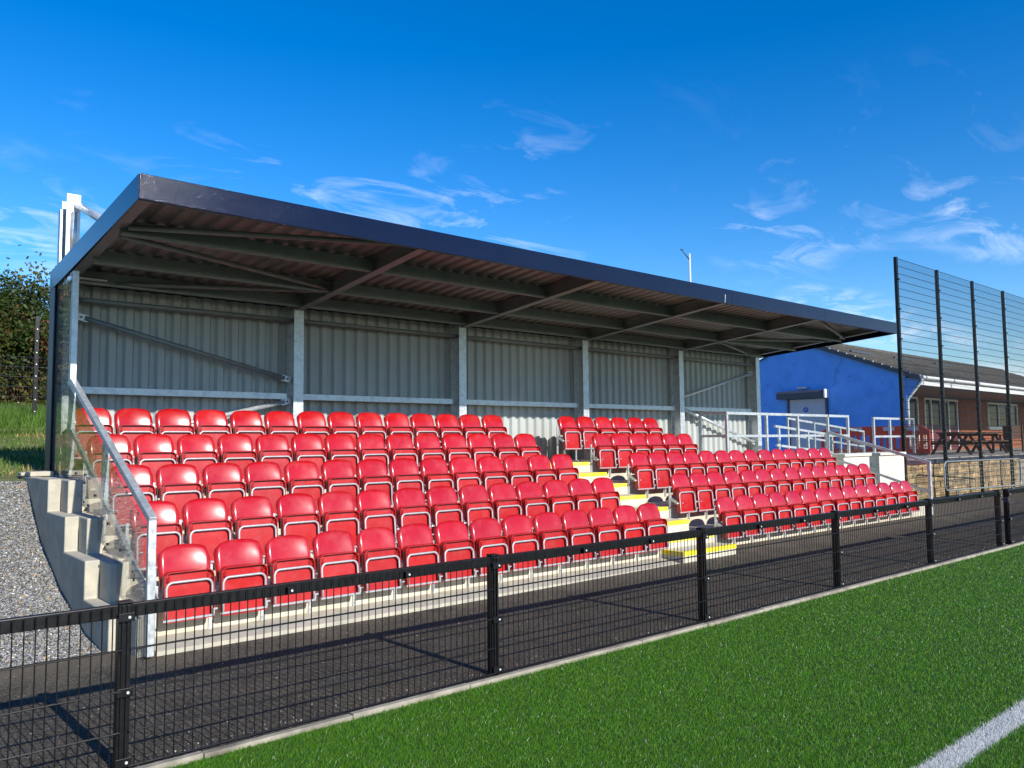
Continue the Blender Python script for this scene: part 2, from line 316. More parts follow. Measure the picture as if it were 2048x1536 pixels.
# small litter and grit on the path
V, F, C_ = [], [], []
def rock(c, r):
    v = rng.normal(0, 1, (8, 3)); q = np.array([(-1, -1, -.7), (1, -1, -.7), (1, 1, -.7), (-1, 1, -.7), (-1, -1, .7), (1, -1, .7), (1, 1, .7), (-1, 1, .7)])*.62+v*.16
    an = rng.uniform(0, 6.28); ca, sa = math.cos(an), math.sin(an); q = np.stack([q[:, 0]*ca-q[:, 1]*sa, q[:, 0]*sa+q[:, 1]*ca, q[:, 2]], 1)
    return q*r*rng.uniform(.7, 1.25, 3)+c
CUBE = np.array([(0, 3, 2, 1), (4, 5, 6, 7), (0, 1, 5, 4), (1, 2, 6, 5), (2, 3, 7, 6), (3, 0, 4, 7)])
def rocks(pts, rad, cols):
    n = len(pts); base = np.array([(-1, -1, -.7), (1, -1, -.7), (1, 1, -.7), (-1, 1, -.7), (-1, -1, .7), (1, -1, .7), (1, 1, .7), (-1, 1, .7)])*.62
    q = base[None]+rng.normal(0, .2, (n, 8, 3)); q *= rng.uniform(.6, 1.3, (n, 1, 3))*rad[:, None, None]
    a = rng.uniform(0, 6.28, n); b = rng.normal(0, .6, n)
    ca, sa, cb, sb = np.cos(a)[:, None], np.sin(a)[:, None], np.cos(b)[:, None], np.sin(b)[:, None]
    x, y, z = q[..., 0], q[..., 1], q[..., 2]; y, z = y*cb-z*sb, y*sb+z*cb; x, y = x*ca-y*sa, x*sa+y*ca
    V = np.stack([x, y, z], 2)+pts[:, None]
    F = (CUBE[None]+8*np.arange(n)[:, None, None]).reshape(-1, 4)
    return V.reshape(-1, 3), F, np.repeat(cols, 8, 0)
n = 1500; px = rng.uniform(-2, 16, n); py = np.where(rng.random(n) < .6, np.abs(rng.normal(0, .09, n)), rng.uniform(0, 2.4, n))
pts = np.stack([px, py, [groundz(a, b)+.003 for a, b in zip(px, py)]], 1)
g_ = rng.uniform(.18, .5, n); cc = np.stack([g_, g_*.95, g_*.85], 1)
V, F, c = rocks(pts, rng.uniform(.002, .006, n), cc); tag(link('loose_grit', np_mesh('loose_grit', V, F, c), 'stones'), 'pale loose grit scattered over the tarmac path', 'grit', kind='stuff')

# embankment left of the stand: gravel slope, then rough grass
PROF = [(2.40, 0), (2.6, .0), (3.2, .05), (4.24, .30), (5.27, .69), (6.15, 1.28), (6.9, 1.36), (11.2, 1.66), (14, 2.25), (16, 2.5), (25, 2.9), (80, 3.5)]
def bankz(y): return float(np.interp(y, [p[0] for p in PROF], [p[1] for p in PROF]))
MT['grit_base'] = mat('grit_base', (.17, .17, .165), .95, var=.35, scale=40, bump=.8, bscale=60, dark=(.28, .26, .2), dscale=4, damt=.5)
ys = np.array([2.40, 2.7, 3.2, 3.7, 4.24, 4.8, 5.27, 5.7, 6.15])
mb = MB(); mb.add([(x, y, bankz(y)-.01) for y in ys for x in (-30, .56)], [(2*i, 2*i+1, 2*i+3, 2*i+2) for i in range(len(ys)-1)], True)
struct('gravel_bank', mb, 'grit_base', 'sloping bank of grey gravel beside the stand end wall')
n = 48000; gx_ = .55-np.abs(rng.uniform(0, 1, n))**1.2*3.2; gy_ = rng.uniform(2.42, 6.2, n); gz_ = np.interp(gy_, [p[0] for p in PROF], [p[1] for p in PROF])
g = rng.uniform(.09, .32, n); wmy = rng.random(n); cg = np.stack([g, g*1.0, g*.98], 1); cg[wmy < .12] *= (1.25, 1.1, .8); cg[wmy > .985] = (.45, .26, .1); cg[(wmy > .95) & (wmy < .985)] = (.55, .54, .5)
V, F, c = rocks(np.stack([gx_, gy_, gz_], 1), rng.uniform(.007, .0155, n), cg)
tag(link('gravel', np_mesh('gravel', V, F, c), 'stones'), 'loose grey gravel on the bank beside the stand', 'gravel', kind='stuff')
mb = MB().box((-30, 2.33, -.03), (.534, 2.40, .03)); struct('gravel_edging', mb, 'side_concrete', 'thin concrete edging at the foot of the gravel bank')
MT['soil_grass'] = mat('soil_grass', (.10, .12, .03), .95, var=.3, scale=2.5, dark=(.26, .19, .09), dscale=1.1, damt=.85, bump=.8, bscale=20)
ys = np.array([6.15, 6.9, 8, 9.5, 11.2, 12.5, 14, 16, 25, 80]); xs2 = np.linspace(-40, 16.5, 12)
mb = MB(); nx = len(xs2); mb.add([(x, y, bankz(y)+(0 if y < 7 else random.uniform(-.04, .04))) for y in ys for x in xs2], [(j*nx+i, j*nx+i+1, (j+1)*nx+i+1, (j+1)*nx+i) for j in range(len(ys)-1) for i in range(nx-1)], True)
struct('grass_bank', mb, 'soil_grass', 'rough grass bank rising behind the stand to the hedge')
n = 42000; x = rng.uniform(-1.5, 4.5, n); y = np.concatenate([rng.uniform(6.6, 12.4, n//3), rng.uniform(12.2, 16.5, n-n//3)]); zb = np.interp(y, [p[0] for p in PROF], [p[1] for p in PROF])
k = ~((y > 12.6) & (y < 13.0)); x, y, zb = x[k], y[k], zb[k]; h_ = np.where(y < 12.3, rng.uniform(.02, .10, len(x)), rng.uniform(.05, .24, len(x)))
V, F = blades(x, y, h_, rng.uniform(.008, .02, len(x)), 0, (.05, 0), .5); V[:, 2] += np.repeat(zb, 3)
br = rng.uniform(.6, 1.4, len(x)); c = np.stack([.085*br, .165*br, .02*br], 1); dry = (np.sin(x*3.1+y*1.7)+np.sin(y*2.3-x)+rng.normal(0, .8, len(x)) > 1.0) & (y < 12.3); c[dry] = np.stack([.34*br[dry], .25*br[dry], .10*br[dry]], 1)
tag(link('rough_grass', np_mesh('rough_grass', V, F, np.repeat(c, 3, 0)), 'leaf'), 'long rough grass and dry cuttings below the hedge', 'grass', kind='stuff')

# ------------------------------------------------------------------ terrace
T = thing('concrete_terrace', (X0, RY[0], 0), 'cream concrete seating terrace with four deep steps and a yellow-edged stair', 'terrace')
for k in range(4):
    y1 = RY[k+1]+.02 if k < 3 else 6.62
    part('terrace_step', MB().box((X0+.14, RY[k], -.1 if k == 0 else RZ[k-1]-.05), (X1, y1, RZ[k])), 'concrete', T, .012)
for k in range(3):     # half steps of the stair
    part('stair_block', MB().box((AX0, RY[k+1]-.40, RZ[k]-.02), (AX1, RY[k+1]+.005, (RZ[k]+RZ[k+1])/2)), 'concrete', T, .008)
part('stair_block', MB().box((AX0, 2.10, -.05), (AX1, RY[0]+.005, .2)), 'concrete', T, .008)
def nosing(y, z, wrap=False):
    m_ = MB()
    m_.box((AX0-.003, y-.004, z-.052), (AX1+.003, y+.06, z+.004))
    part('yellow_nosing', m_, 'yellow', T)
nosing(2.10, .2); part('yellow_nosing', MB().box((AX0-.004, 2.155, .148), (AX0+.05, RY[0]-.004, .2035)), 'yellow', T)
for k in range(4): nosing(RY[k], RZ[k])
for k in range(3): nosing(RY[k+1]-.40, (RZ[k]+RZ[k+1])/2)
# stepped end walls
def stepped(x0, x1, fr, dz, ground=-.15):
    poly = [(fr, ground)]
    for k in range(4):
        poly += [(fr+D*k, RZ[k]+dz)]
        if k < 3: poly += [(fr+D*(k+1), RZ[k]+dz)]
    poly += [(6.62, RZ[3]+dz), (6.62, ground)]
    return MB().prism(poly, 0, x0, x1)
W_ = thing('end_wall', (.6, 2.48, 0), 'thick stepped concrete end wall beside the gravel bank', 'wall')
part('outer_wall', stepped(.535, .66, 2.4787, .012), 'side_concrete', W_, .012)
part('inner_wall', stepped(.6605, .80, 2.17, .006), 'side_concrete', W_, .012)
part('concrete_pad', MB().box((.54, 6.0, 1.345), (.78, 6.3, 1.40)), 'side_concrete', W_, .01)
part('concrete_pad', MB().box((.50, 6.34, 1.345), (.70, 6.55, 1.385)), 'side_concrete', W_, .01)
part('inner_wall', stepped(16.2505, 16.37, 2.46, .01), 'concrete', W_, .01) if False else None
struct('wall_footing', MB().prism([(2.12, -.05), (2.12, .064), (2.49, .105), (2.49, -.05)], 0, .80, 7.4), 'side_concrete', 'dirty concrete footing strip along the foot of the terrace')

# ------------------------------------------------------------------ stand steelwork
S = thing('grandstand', (8.4, 6.2, RZ[3]), 'galvanised steel stand canopy with navy fascia and grey corrugated back wall', 'grandstand')
def raf_b(y): return 3.9255-.0892*(y-2.984)          # rafter soffit
def sheet_z(y): return raf_b(y)+.205
def isec(mb_, p, q, depth, width, upv, tf=.010, tw=.008):
    """I-section whose web runs along upv*depth centred on p-q"""
    p, q = Vector(p), Vector(q); d = (q-p).normalized(); u = Vector(upv); u = (u-d*u.dot(d)).normalized()
    mb_.bar(p+u*(depth/2-tf/2), q+u*(depth/2-tf/2), width, tf, u); mb_.bar(p-u*(depth/2-tf/2), q-u*(depth/2-tf/2), width, tf, u)
    mb_.bar(p, q, tw, depth-2*tf-.0004, u); return mb_
for i, x in enumerate(COLX):
    last = i in (0, 5)
    topz = raf_b(6.22)+.18 if i else 4.74
    m_ = MB(); isec(m_, (x, 6.35, RZ[3]), (x, 6.35, topz), .26, .152, (0, 1, 0))
    m_.box((x-.12, 6.16, RZ[3]), (x+.12, 6.50, RZ[3]+.012))
    c_ = part('column', m_, 'galv', S)
    for bx in (-.09, .09): part('anchor_bolt', MB().tube([(x+bx, 6.19, RZ[3]+.012), (x+bx, 6.19, RZ[3]+.045)], .011, 6), 'zinc', c_)
    ya, yb = 3.02, 6.215
    dep = .19 if not last else .11
    zo = 0 if not last else .09
    m_ = MB(); isec(m_, (x, ya, raf_b(ya)+zo+dep/2), (x, yb-.005, raf_b(yb)+zo+dep/2), dep, .12, (0, 0, 1))
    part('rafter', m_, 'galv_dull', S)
    if i == 0:
        m_ = MB(); m_.box((x-.02, 5.95, 3.70), (x+.34, 6.20, 3.71)); part('cap_plate', m_, 'galv', S)
# purlins between rafters
for y, dep in ((4.13, .17), (5.25, .17), (6.12, .17)):
    for i in range(5):
        xa, xb = COLX[i]+.012, COLX[i+1]-.012
        z = raf_b(y)+.02
        m_ = MB(); m_.box((xa, y-.003, z), (xb, y+.003, z+dep)); m_.box((xa, y-.06, z-.003), (xb, y-.0035, z+.004)); m_.box((xa, y+.0035, z+dep-.004), (xb, y+.06, z+dep+.003)); m_.box((xa, y-.063, z-.003), (xa+(xb-xa), y-.0605, z+.022))
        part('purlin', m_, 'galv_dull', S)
        for xe in (xa+.05, xb-.05):
            part('cleat', MB().box((xe-.045, y+.0035, z+.03), (xe+.045, y+.012, z+.13)), 'galv_dull', S)
# corrugated roof sheets and back cladding: 1 m cover sheets, five ribs each
def corr(u0, n, pitch=.2, top=.06, slope=.025, dep=.032):
    pts = []; u = u0
    for _ in range(n):
        pts += [(u, 0), (u+pitch-top-2*slope, 0), (u+pitch-top-slope, dep), (u+pitch-slope, dep)]; u += pitch
    pts.append((u, 0)); return pts
nsh = 15; x = .83
while x < 16.05:
    nr = max(1, min(5, int(round((16.15-x)/.2))))
    pr = corr(x, nr)
    v = [(u, 3.0, sheet_z(3.0)+d_) for u, d_ in pr]+[(u, 6.78, sheet_z(6.78)+d_) for u, d_ in pr]
    v += [(a, b, c__+.004) for a, b, c__ in v]; k = len(pr)
    f = [(i, i+1, k+i+1, k+i) for i in range(k-1)]+[(2*k+i, 3*k+i, 3*k+i+1, 2*k+i+1) for i in range(k-1)]
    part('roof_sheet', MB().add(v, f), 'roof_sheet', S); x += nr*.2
x = .86
while x < 16.05:
    nr = max(1, min(5, int(round((16.14-x)/.2))))
    pr = corr(x, nr, .2, .055, .032, .05)
    v = [(u, YB+d_, RZ[3]+.02) for u, d_ in pr]+[(u, YB+d_, 3.72) for u, d_ in pr]
    v += [(a, b+.004, c__) for a, b, c__ in v]; k = len(pr)
    f = [(i, k+i, k+i+1, i+1) for i in range(k-1)]+[(2*k+i, 2*k+i+1, 3*k+i+1, 3*k+i) for i in range(k-1)]
    part('cladding_sheet', MB().add(v, f), 'cladding', S); x += nr*.2
part('ridge_filler', MB().box((.86, YB+.06, 3.5), (16.1, YB+.08, 3.9)), 'dark', S)
part('gutter', MB().box((.82, 6.70, 3.66), (16.16, 6.80, 3.80)), 'navy', S)
# fascia
FY = 2.985
jx = [.8206, 3.95, 7.02, 10.08, 13.12, 16.163]
for a, b in zip(jx[:-1], jx[1:]):
    part('fascia_panel', MB().box((a+.002, FY, 3.9255), (b-.002, FY+.012, 4.1624)).box((a+.002, FY+.0125, 3.9255), (b-.002, FY+.06, 3.93)).box((a+.002, FY+.0125, 4.157), (b-.002, FY+.12, 4.1624)), 'navy', S, .002)
for xx in jx[1:-1]: part('joint_cover', MB().box((xx-.012, FY-.002, 3.9255), (xx+.012, FY-.0003, 4.16)), 'navy', S)
part('scratch_mark', MB().box((9.87, FY-.0022, 3.99), (9.878, FY-.0006, 4.07)).box((9.86, FY-.0022, 3.935), (9.868, FY-.0006, 3.985)), 'white', S)
def side_fascia(xa, xb):
    y0_, y1_ = FY+.013, 6.80
    poly = [(y0_, 3.9255), (y0_, 4.1624), (y1_, 3.895), (y1_, 3.65)]
    return MB().prism(poly, 0, xa, xb)
part('side_fascia', side_fascia(.8206, .832), 'navy', S); part('side_fascia', side_fascia(16.151, 16.163), 'navy', S)
# corner flashings at the back
part('corner_flashing', MB().box((.825, 6.52, 1.15), (.835, 6.80, 3.66)).box((.8355, 6.79, 1.15), (1.0, 6.80, 3.66)), 'dark', S)
part('corner_flashing', MB().box((16.145, 6.52, 1.33), (16.157, 6.80, 3.66)), 'dark', S)
part('corner_trim', MB().box((16.10, 6.50, 1.33), (16.144, 6.516, 3.62)), 'zinc', S)
# girts, ties and bracing
for i in range(5):
    xa, xb = COLX[i]+.075, COLX[i+1]-.077
    part('girt', MB().box((xa, 6.32, 2.335), (xb-.05, 6.37, 2.425)), 'galv', S, .004)
    part('tie_tube', MB().tube([(xa-.06, 6.32, 3.50), (xb+.06, 6.32, 3.50)], .03, 10), 'galv_dull', S)
def brace(p, q, r=.032, m='galv_dull'):
    p, q = Vector(p), Vector(q); d = (q-p).normalized()
    b_ = part('brace', MB().tube([p+d*.1, q-d*.1], r, 10), m, S)
    for e, s_ in ((p, 1), (q, -1)):
        part('gusset', MB().bar(e, e+d*s_*.14, .010, .085, (0, 0, 1)), 'zinc', b_)
        c0 = e+d*s_*.06; part('bolt', MB().tube([c0+Vector((0, -.022, 0)), c0+Vector((0, .022, 0))], .013, 6), 'dark', b_)
brace((1.03, 6.33, 3.30), (3.86, 6.33, 2.62)); brace((3.86, 6.33, 2.32), (1.03, 6.33, 1.66), .032, 'galv')
brace((15.79, 6.33, 3.30), (12.97, 6.33, 2.62), .032, 'galv'); brace((12.97, 6.33, 2.40), (15.83, 6.33, 1.60), .036, 'galv')
for p, q in (((1.0, 4.0), (3.85, 3.08)), ((1.0, 4.28), (3.86, 5.20)), ((1.0, 6.28), (3.86, 5.34)), ((15.82, 4.0), (12.97, 3.08)), ((15.82, 4.28), (12.97, 5.20)), ((15.82, 6.28), (12.97, 5.34))):
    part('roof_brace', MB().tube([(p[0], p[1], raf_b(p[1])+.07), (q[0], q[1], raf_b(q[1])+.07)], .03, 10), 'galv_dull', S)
# mast stub on the end column with its tie back to the roof
part('mast_tie', MB().tube([(.99, 6.23, 4.66), (.99, 4.78, 4.12)], .045, 12), 'galv', S)
part('mast_plate', MB().box((.87, 6.205, 3.98), (1.02, 6.2195, 4.78)), 'zinc', S)
part('mast_stay', MB().tube([(.945, 6.17, 4.0), (.945, 6.17, 4.55)], .034, 10), 'galv', S)
part('mast_channel', MB().box((.84, 6.40, 3.86), (.868, 6.52, 4.62)), 'galv', S)

# ------------------------------------------------------------------ glazed end screens
def end_screen(name, pf, pr, pm, hr0, hr1, zf_base, label, mat_rail='galv', rear=None):
    """pf front post foot (x,y), pr rear post (x,y); hr0/hr1 handrail heights at front/rear"""
    pf, pr = Vector((*pf, 0)), Vector((*pr, 0)); t = thing(name, (pf.x, pf.y, zf_base), label, 'screen')
    dirv = (pr-pf); n_ = dirv.length; e = dirv.normalized()
    def P(s, z): 
        q = pf+e*s; return Vector((q.x, q.y, z))
    side = Vector((-e.y, e.x, 0))            # towards -x
    part('post', MB().bar(P(0, zf_base), P(0, hr0), .06, .06, e), mat_rail, t, .004)
    zr = 3.71 if rear else hr1
    part('post', MB().bar(P(n_, RZ[3]+.012), P(n_, zr), .065, .065, e), mat_rail, t, .004)
    for sm, zb in pm:
        zt = hr0+(hr1-hr0)*sm/n_
        part('post', MB().bar(P(sm, zb), P(sm, zt-.03), .06, .05, e), mat_rail, t, .004)
    part('handrail', MB().bar(P(-.03, hr0), P(n_-.035, hr1), .06, .06), mat_rail, t, .004)
    part('mid_rail', MB().bar(P(.03, hr0-.60), P(n_-.035, hr1-.56), .04, .05), mat_rail, t, .003)
    return t, P, n_, side, e
tL, P_, nL, sdL, eL = end_screen('end_screen', (.725, 2.06), (.865, 5.6), [(1.72, .98)], 1.10, 2.43, .055, 'clear glazed screen with galvanised rails on the near end of the stand', rear=True)
zofs = Vector((-.042, 0, 0))
def sheet(P, poly, off, t, name='glazing_sheet', th=.006):
    a = [P(s, z)+off for s, z in poly]; b = [q+Vector((th*(-1 if off.x < 0 else 1), 0, 0)) for q in a]; n = len(a)
    return part(name, MB().add(a+b, [tuple(range(n)), tuple(reversed(range(n, 2*n)))]+[(i, (i+1) % n, (i+1) % n+n, i+n) for i in range(n)]), 'perspex', t)
hr = lambda s: 1.10+(2.43-1.10)*s/nL-.03
sheet(P_, [(-.02, .02), (.02, hr(0)), (1.715, hr(1.715)), (1.715, .80), (1.1, .72), (.92, .42), (.40, .36), (.12, .05)], zofs, tL)
sheet(P_, [(1.725, .80), (1.725, hr(1.725)), (nL+.02, hr(nL)), (nL+.02, 1.34), (2.75, 1.36), (2.60, 1.08), (1.95, 1.02)], zofs, tL)
sheet(P_, [(nL-.02, 2.44), (nL-.02, 3.69), (nL+.92, 3.62), (nL+.92, 1.34), (nL+.025, 1.34), (nL+.025, 2.44)], zofs, tL)
bm_ = MB().tube([(0, 0, 0), (-.010, 0, 0)], .012, 8).mesh('bolt_head')
def bolts(P, lst, off, t):
    for s, z in lst:
        o = link('bolt_head', bm_, 'dark', t); q = P(s, z)+off; o.matrix_parent_inverse = Matrix.Identity(4); o.location = q-t.location
bolts(P_, [(s, hr(s)+.0) for s in (.2, .6, 1.0, 1.4, 1.9, 2.3, 2.7, 3.1)]+[(s, hr(s)-.575) for s in (.3, .8, 1.3, 1.9, 2.4, 2.9)]+[(.05, .12), (1.3, .80), (2.2, 1.10), (2.4, 1.12), (2.9, 1.40), (3.4, 1.40)], zofs+Vector((-.007, 0, 0)), tL)
tR, PR, nR, sdR, eR = end_screen('end_screen', (16.17, 2.46), (16.24, 4.70), [], 1.165, 1.83, .10, 'clear glazed screen with rails on the far end of the stand')
hr2 = lambda s: 1.165+(1.83-1.165)*s/nR-.03
sheet(PR, [(0, .2), (0, hr2(0)), (nR, hr2(nR)), (nR, 1.0), (1.4, .75), (.7, .42)], Vector((.042, 0, 0)), tR)

# ------------------------------------------------------------------ seats
def backrest():
    mb_ = MB(); nu, nv = 16, 10; v = []
    for j in range(nv+1):
        t_ = j/nv
        for i in range(nu+1):
            u = -1+2*i/nu; u = math.copysign(abs(u)**.8, u); a = abs(u)
            Hh = .345-.030*a*a-.045*a**9
            hw = .203+.015*min(1, t_*1.6)-.012*max(0, (t_-.8)/.2)**2
            z = .50+t_*Hh; x_ = u*hw
            yy = -.055+.022*t_+.062*t_**2.6-.034*u*u*(.6+.4*t_)+.030*max(0, (a-.90)/.10)**2
            v.append((x_, yy, z))
    k = nu+1; n = len(v)
    # bottom edge tucked back, and a back skin for thickness
    vb = [(x_, y_+.012, z_-.004) for x_, y_, z_ in v]
    f = [(j*k+i, j*k+i+1, (j+1)*k+i+1, (j+1)*k+i) for j in range(nv) for i in range(nu)]
    f += [(n+j*k+i, n+(j+1)*k+i, n+(j+1)*k+i+1, n+j*k+i+1) for j in range(nv) for i in range(nu)]
    rim = [i for i in range(k)]+[j*k+nu for j in range(1, nv+1)]+[nv*k+i for i in reversed(range(nu))]+[j*k for j in reversed(range(1, nv))]
    f += [(rim[q], rim[(q+1) % len(rim)], n+rim[(q+1) % len(rim)], n+rim[q]) for q in range(len(rim))]
    return mb_.add(v+vb, f, True)
def rrect(hw, z0, z1, r, n=5, rb=.03):
    p = []
    for cx, cz, a0, rr in ((hw-r, z1-r, 0, r), (-hw+r, z1-r, 90, r), (-hw+rb, z0+rb, 180, rb), (hw-rb, z0+rb, 270, rb)):
        for q in range(n+1):
            a = R(a0+90*q/n); p.append((cx+rr*math.cos(a), cz+rr*math.sin(a)))
    return p
def pany(z): return -.148+.03*(z-.22)/.40      # folded pan leans back a little
def pan():
    o1 = rrect(.208, .236, .642, .058); o2 = rrect(.206, .238, .640, .056); i1 = rrect(.200, .244, .634, .052); i2 = rrect(.193, .250, .627, .047)
    n = len(o1); mb_ = MB()
    bk = [(x_, pany(z)+.030, z) for x_, z in o1]; fr = [(x_, pany(z)-.030, z) for x_, z in o2]; lip = [(x_, pany(z)-.030, z) for x_, z in i1]; rec = [(x_, pany(z)+.014, z) for x_, z in i2]
    v = bk+fr+lip+rec; f = []
    for a in range(3): f += [(a*n+i, a*n+(i+1) % n, (a+1)*n+(i+1) % n, (a+1)*n+i) for i in range(n)]
    f.append(tuple(3*n+i for i in range(n))); f.append(tuple(reversed(range(n))))
    return mb_.add(v, f, False)
def pan_frame():
    p = []; hw, r, zt = .188, .052, .556
    p.append((-hw, .252)); p.append((-hw, .35)); p.append((-hw, zt-r))
    for q in range(1, 6): a = R(180-90*q/5); p.append((-hw+r+r*math.cos(a), zt-r+r*math.sin(a)))
    p.append((0, zt))
    p += [(-x_, z) for x_, z in reversed(p[:-1])]
    return MB().tube([(x_, pany(z)-.022, z) for x_, z in p], .0105, 8)
def hinge_bar():
    m_ = MB(); y_ = pany(.22)-.025
    m_.box((-.215, y_-.008, .246), (.198, y_+.008, .262)); m_.box((.186, y_-.008, .2625), (.202, y_+.008, .296)); m_.box((.180, y_-.008, .2965), (.226, y_+.008, .310))
    m_.tube([(-.178, y_-.012, .40), (-.15, y_-.012, .40)], .009, 6)
    return m_
def gussets(side_):
    m_ = MB()
    for s_ in (side_,):
        for dx_, dz_ in ((-.035, .045), (-.005, .05), (-.045, .012)):
            x0_, z0_ = s_*.158, .560
            m_.bar((x0_, pany(z0_)-.006, z0_), (x0_-s_*dx_*-1 if False else x0_+s_*(-dx_)*.8, pany(z0_)-.006, z0_+dz_), .004, .010, (0, 1, 0))
    return m_
def bracket(floor):
    m_ = MB(); z0_ = .045 if floor else .09
    m_.box((-.252, -.004, z0_), (-.224, .014, .655)); m_.bar((-.238, .0, .470), (-.238, -.150, .395), .010, .042)
    m_.tube([(-.262, -.150, .395), (-.214, -.150, .395)], .012, 6); m_.box((-.236, -.012, .43), (-.2, .0, .52))
    m_.tube([(-.24, -.012, z0_+.05), (-.24, .0, z0_+.05)], .008, 6)
    if floor: m_.box((-.30, -.06, .034), (-.18, .10, .044))
    return m_
ME = {n: m.mesh(n) for n, m in (('backrest', backrest()), ('seat_pan', pan()), ('pan_frame', pan_frame()), ('hinge_bar', hinge_bar()), ('stiffener', gussets(-1)), ('stiffener_right', gussets(1)), ('bracket', bracket(False)), ('floor_bracket', bracket(True)))}
for n, m in (('backrest', 'red'), ('seat_pan', 'red_dark'), ('pan_frame', 'frame_zinc'), ('hinge_bar', 'frame_zinc'), ('stiffener', 'red_dark'), ('stiffener_right', 'red_dark'), ('bracket', 'galv'), ('floor_bracket', 'galv')): ME[n].materials.append(MT[m])
ROWN = ['front row', 'second row', 'third row', 'fourth row', 'back row']
def child(name, me, par, loc=(0, 0, 0), rx=0, rz=0):
    o = bpy.data.objects.new(name, me); col.objects.link(o); o.parent = par; o.location = loc; o.rotation_euler = (rx, 0, rz); return o
def seat(x, row, label, end, grp):
    t = bpy.data.objects.new('folding_seat', None); col.objects.link(t); t.empty_display_size = .1
    t.location = (x, 2.4627+D*row, HROW*row); tag(t, label, 'seat', grp)
    child('backrest', ME['backrest'], t, (random.uniform(-.003, .003), random.uniform(-.004, .004), random.uniform(-.003, .003)), random.uniform(-.012, .012), random.uniform(-.012, .012))
    tl = random.gauss(0, .022)
    pn = child('seat_pan', ME['seat_pan'], t, (0, .22*math.sin(tl), 0), tl, random.uniform(-.008, .008))
    for q in ('pan_frame', 'stiffener', 'stiffener_right'): child(q.replace('_right', ''), ME[q], pn)
    child('hinge_bar', ME['hinge_bar'], t)
    b = ME['floor_bracket' if row == 4 else 'bracket']
    child('bracket', b, t)
    if end: child('bracket', b, t, (.470, 0, 0))
for row in range(5):
    for k in range(14):
        lab = f'{ORD[k]} red folded seat from the near glazed screen, {ROWN[row]} left of the stairs'
        seat(1.111+.4679*k, row, lab, k == 13, 'red folding seats left of the stairs')
    n_ = 14 if row < 3 else 6
    for k in range(n_):
        lab = f'{ORD[k]} red folded seat from the stairs, {ROWN[row]} right of the stairs'
        seat(8.9393+.4668*k, row, lab, k == n_-1, 'red folding seats right of the stairs')

# ------------------------------------------------------------------ pitch fence
FN = thing('pitch_fence', (0, 0, 0), 'low black mesh fence with box top rail along the turf edge', 'fence')
FP = 2.52; HF = .852
FX = [FP*i for i in range(-2, 6)]
def fpost(x, parent, h=HF):
    m_ = MB().box((x-.032, .0, -.05), (x+.032, .06, h+.004)); m_.box((x-.020, -.014, .0), (x-.006, -.0004, h-.005)); m_.box((x+.006, -.014, .0), (x+.020, -.0004, h-.005))
    p = part('post', m_, 'black', parent, .003)
    part('post_cap', MB().box((x-.036, -.016, h+.0045), (x+.036, .064, h+.013)), 'black', p, .003)
    for z in (h-.065, .40, .045):
        sh = .022 if z > .1 else .012
        c_ = part('clamp', MB().box((x-.040, -.030, z-.022), (x+.040, -.0145, z+.022)), 'black', p, .002)
        part('bolt', MB().tube([(x+.012, -.031, z), (x+.012, -.037, z)], .007, 6), 'zinc', c_) if False else None
        bo = MB().tube([(x+.012, -.0305, z), (x+.012, -.037, z)], .0075, 6); part('bolt', bo, 'zinc', p)
for x in FX: fpost(x, FN)
def mesh_bay(xa, xb, parent, y=-.022, h=HF, hw=(.62, .41, .20, .022), rail=True, step=.05):
    if rail: part('top_rail', MB().box((xa, .006, h-.072), (xb, .05, h-.002)), 'black', parent, .004)
    m_ = MB(); x = xa+.02
    while x < xb-.005:
        m_.tube([(x, y, .01), (x, y, h-.004)], .0034, 5, False); x += step
    for z in hw: m_.tube([(xa-.01, y-.006, z), (xb+.01, y-.006, z)], .0042, 5, False); m_.tube([(xa-.01, y+.006, z), (xb+.01, y+.006, z)], .0042, 5, False)
    part('wire_mesh', m_, 'black', parent)
    if rail:
        for fr in (.36, .70):
            xx = xa+(xb-xa)*fr
            part('rail_clamp', MB().box((xx-.02, -.031, h-.062), (xx+.02, .0055, h-.022)), 'black', parent, .002)
            part('bolt', MB().tube([(xx+.004, -.0315, h-.042), (xx+.004, -.037, h-.042)], .0075, 6), 'zinc', parent)
for a, b in zip(FX[:-1], FX[1:]): mesh_bay(a+.033, b-.033, FN)
GT = thing('pitch_gate', (13.0, 0, 0), 'black mesh gate at the far right end of the pitch fence', 'gate')
for x in (12.99, 15.5, 18.0, 20.5): fpost(x, GT, .85)
for a, b in ((12.99, 15.5), (15.5, 18.0), (18.0, 20.5)): mesh_bay(a+.033, b-.033, GT, h=.85)
part('gate_latch', MB().box((12.93, -.02, .66), (12.955, .05, .74)).tube([(12.94, -.05, .70), (12.94, .08, .70)], .010, 6), 'dark', GT)
part('gate_padlock', MB().box((14.2, -.05, .62), (14.24, -.03, .68)), 'zinc', GT)

# ------------------------------------------------------------------ tall ball-stop fence
TF = thing('ball_stop_fence', (20.2, 4.7, 0), 'tall black mesh ball-stop fence rising above the stone wall', 'fence')
TX = [20.2+2.62*i for i in range(6)]
for i, x in enumerate(TX):
    p = part('post', MB().box((x-.05, 4.66, -.05), (x+.05, 4.74, 6.5)), 'black', TF, .004)
    for z in np.arange(.3, 6.4, .8): part('clamp', MB().box((x-.056, 4.63, z-.02), (x+.056, 4.6595, z+.02)), 'black', p)
for a, b in zip(TX[:-1], TX[1:]):
    m_ = MB(); x = a+.05
    while x < b-.04: m_.tube([(x, 4.64, .05), (x, 4.64, 6.44)], .003, 4, False); x += .05
    for z in np.arange(.04, 6.5, .2): m_.tube([(a, 4.633, z), (b, 4.633, z)], .0075, 4, False)
    part('wire_mesh', m_, 'black', TF)

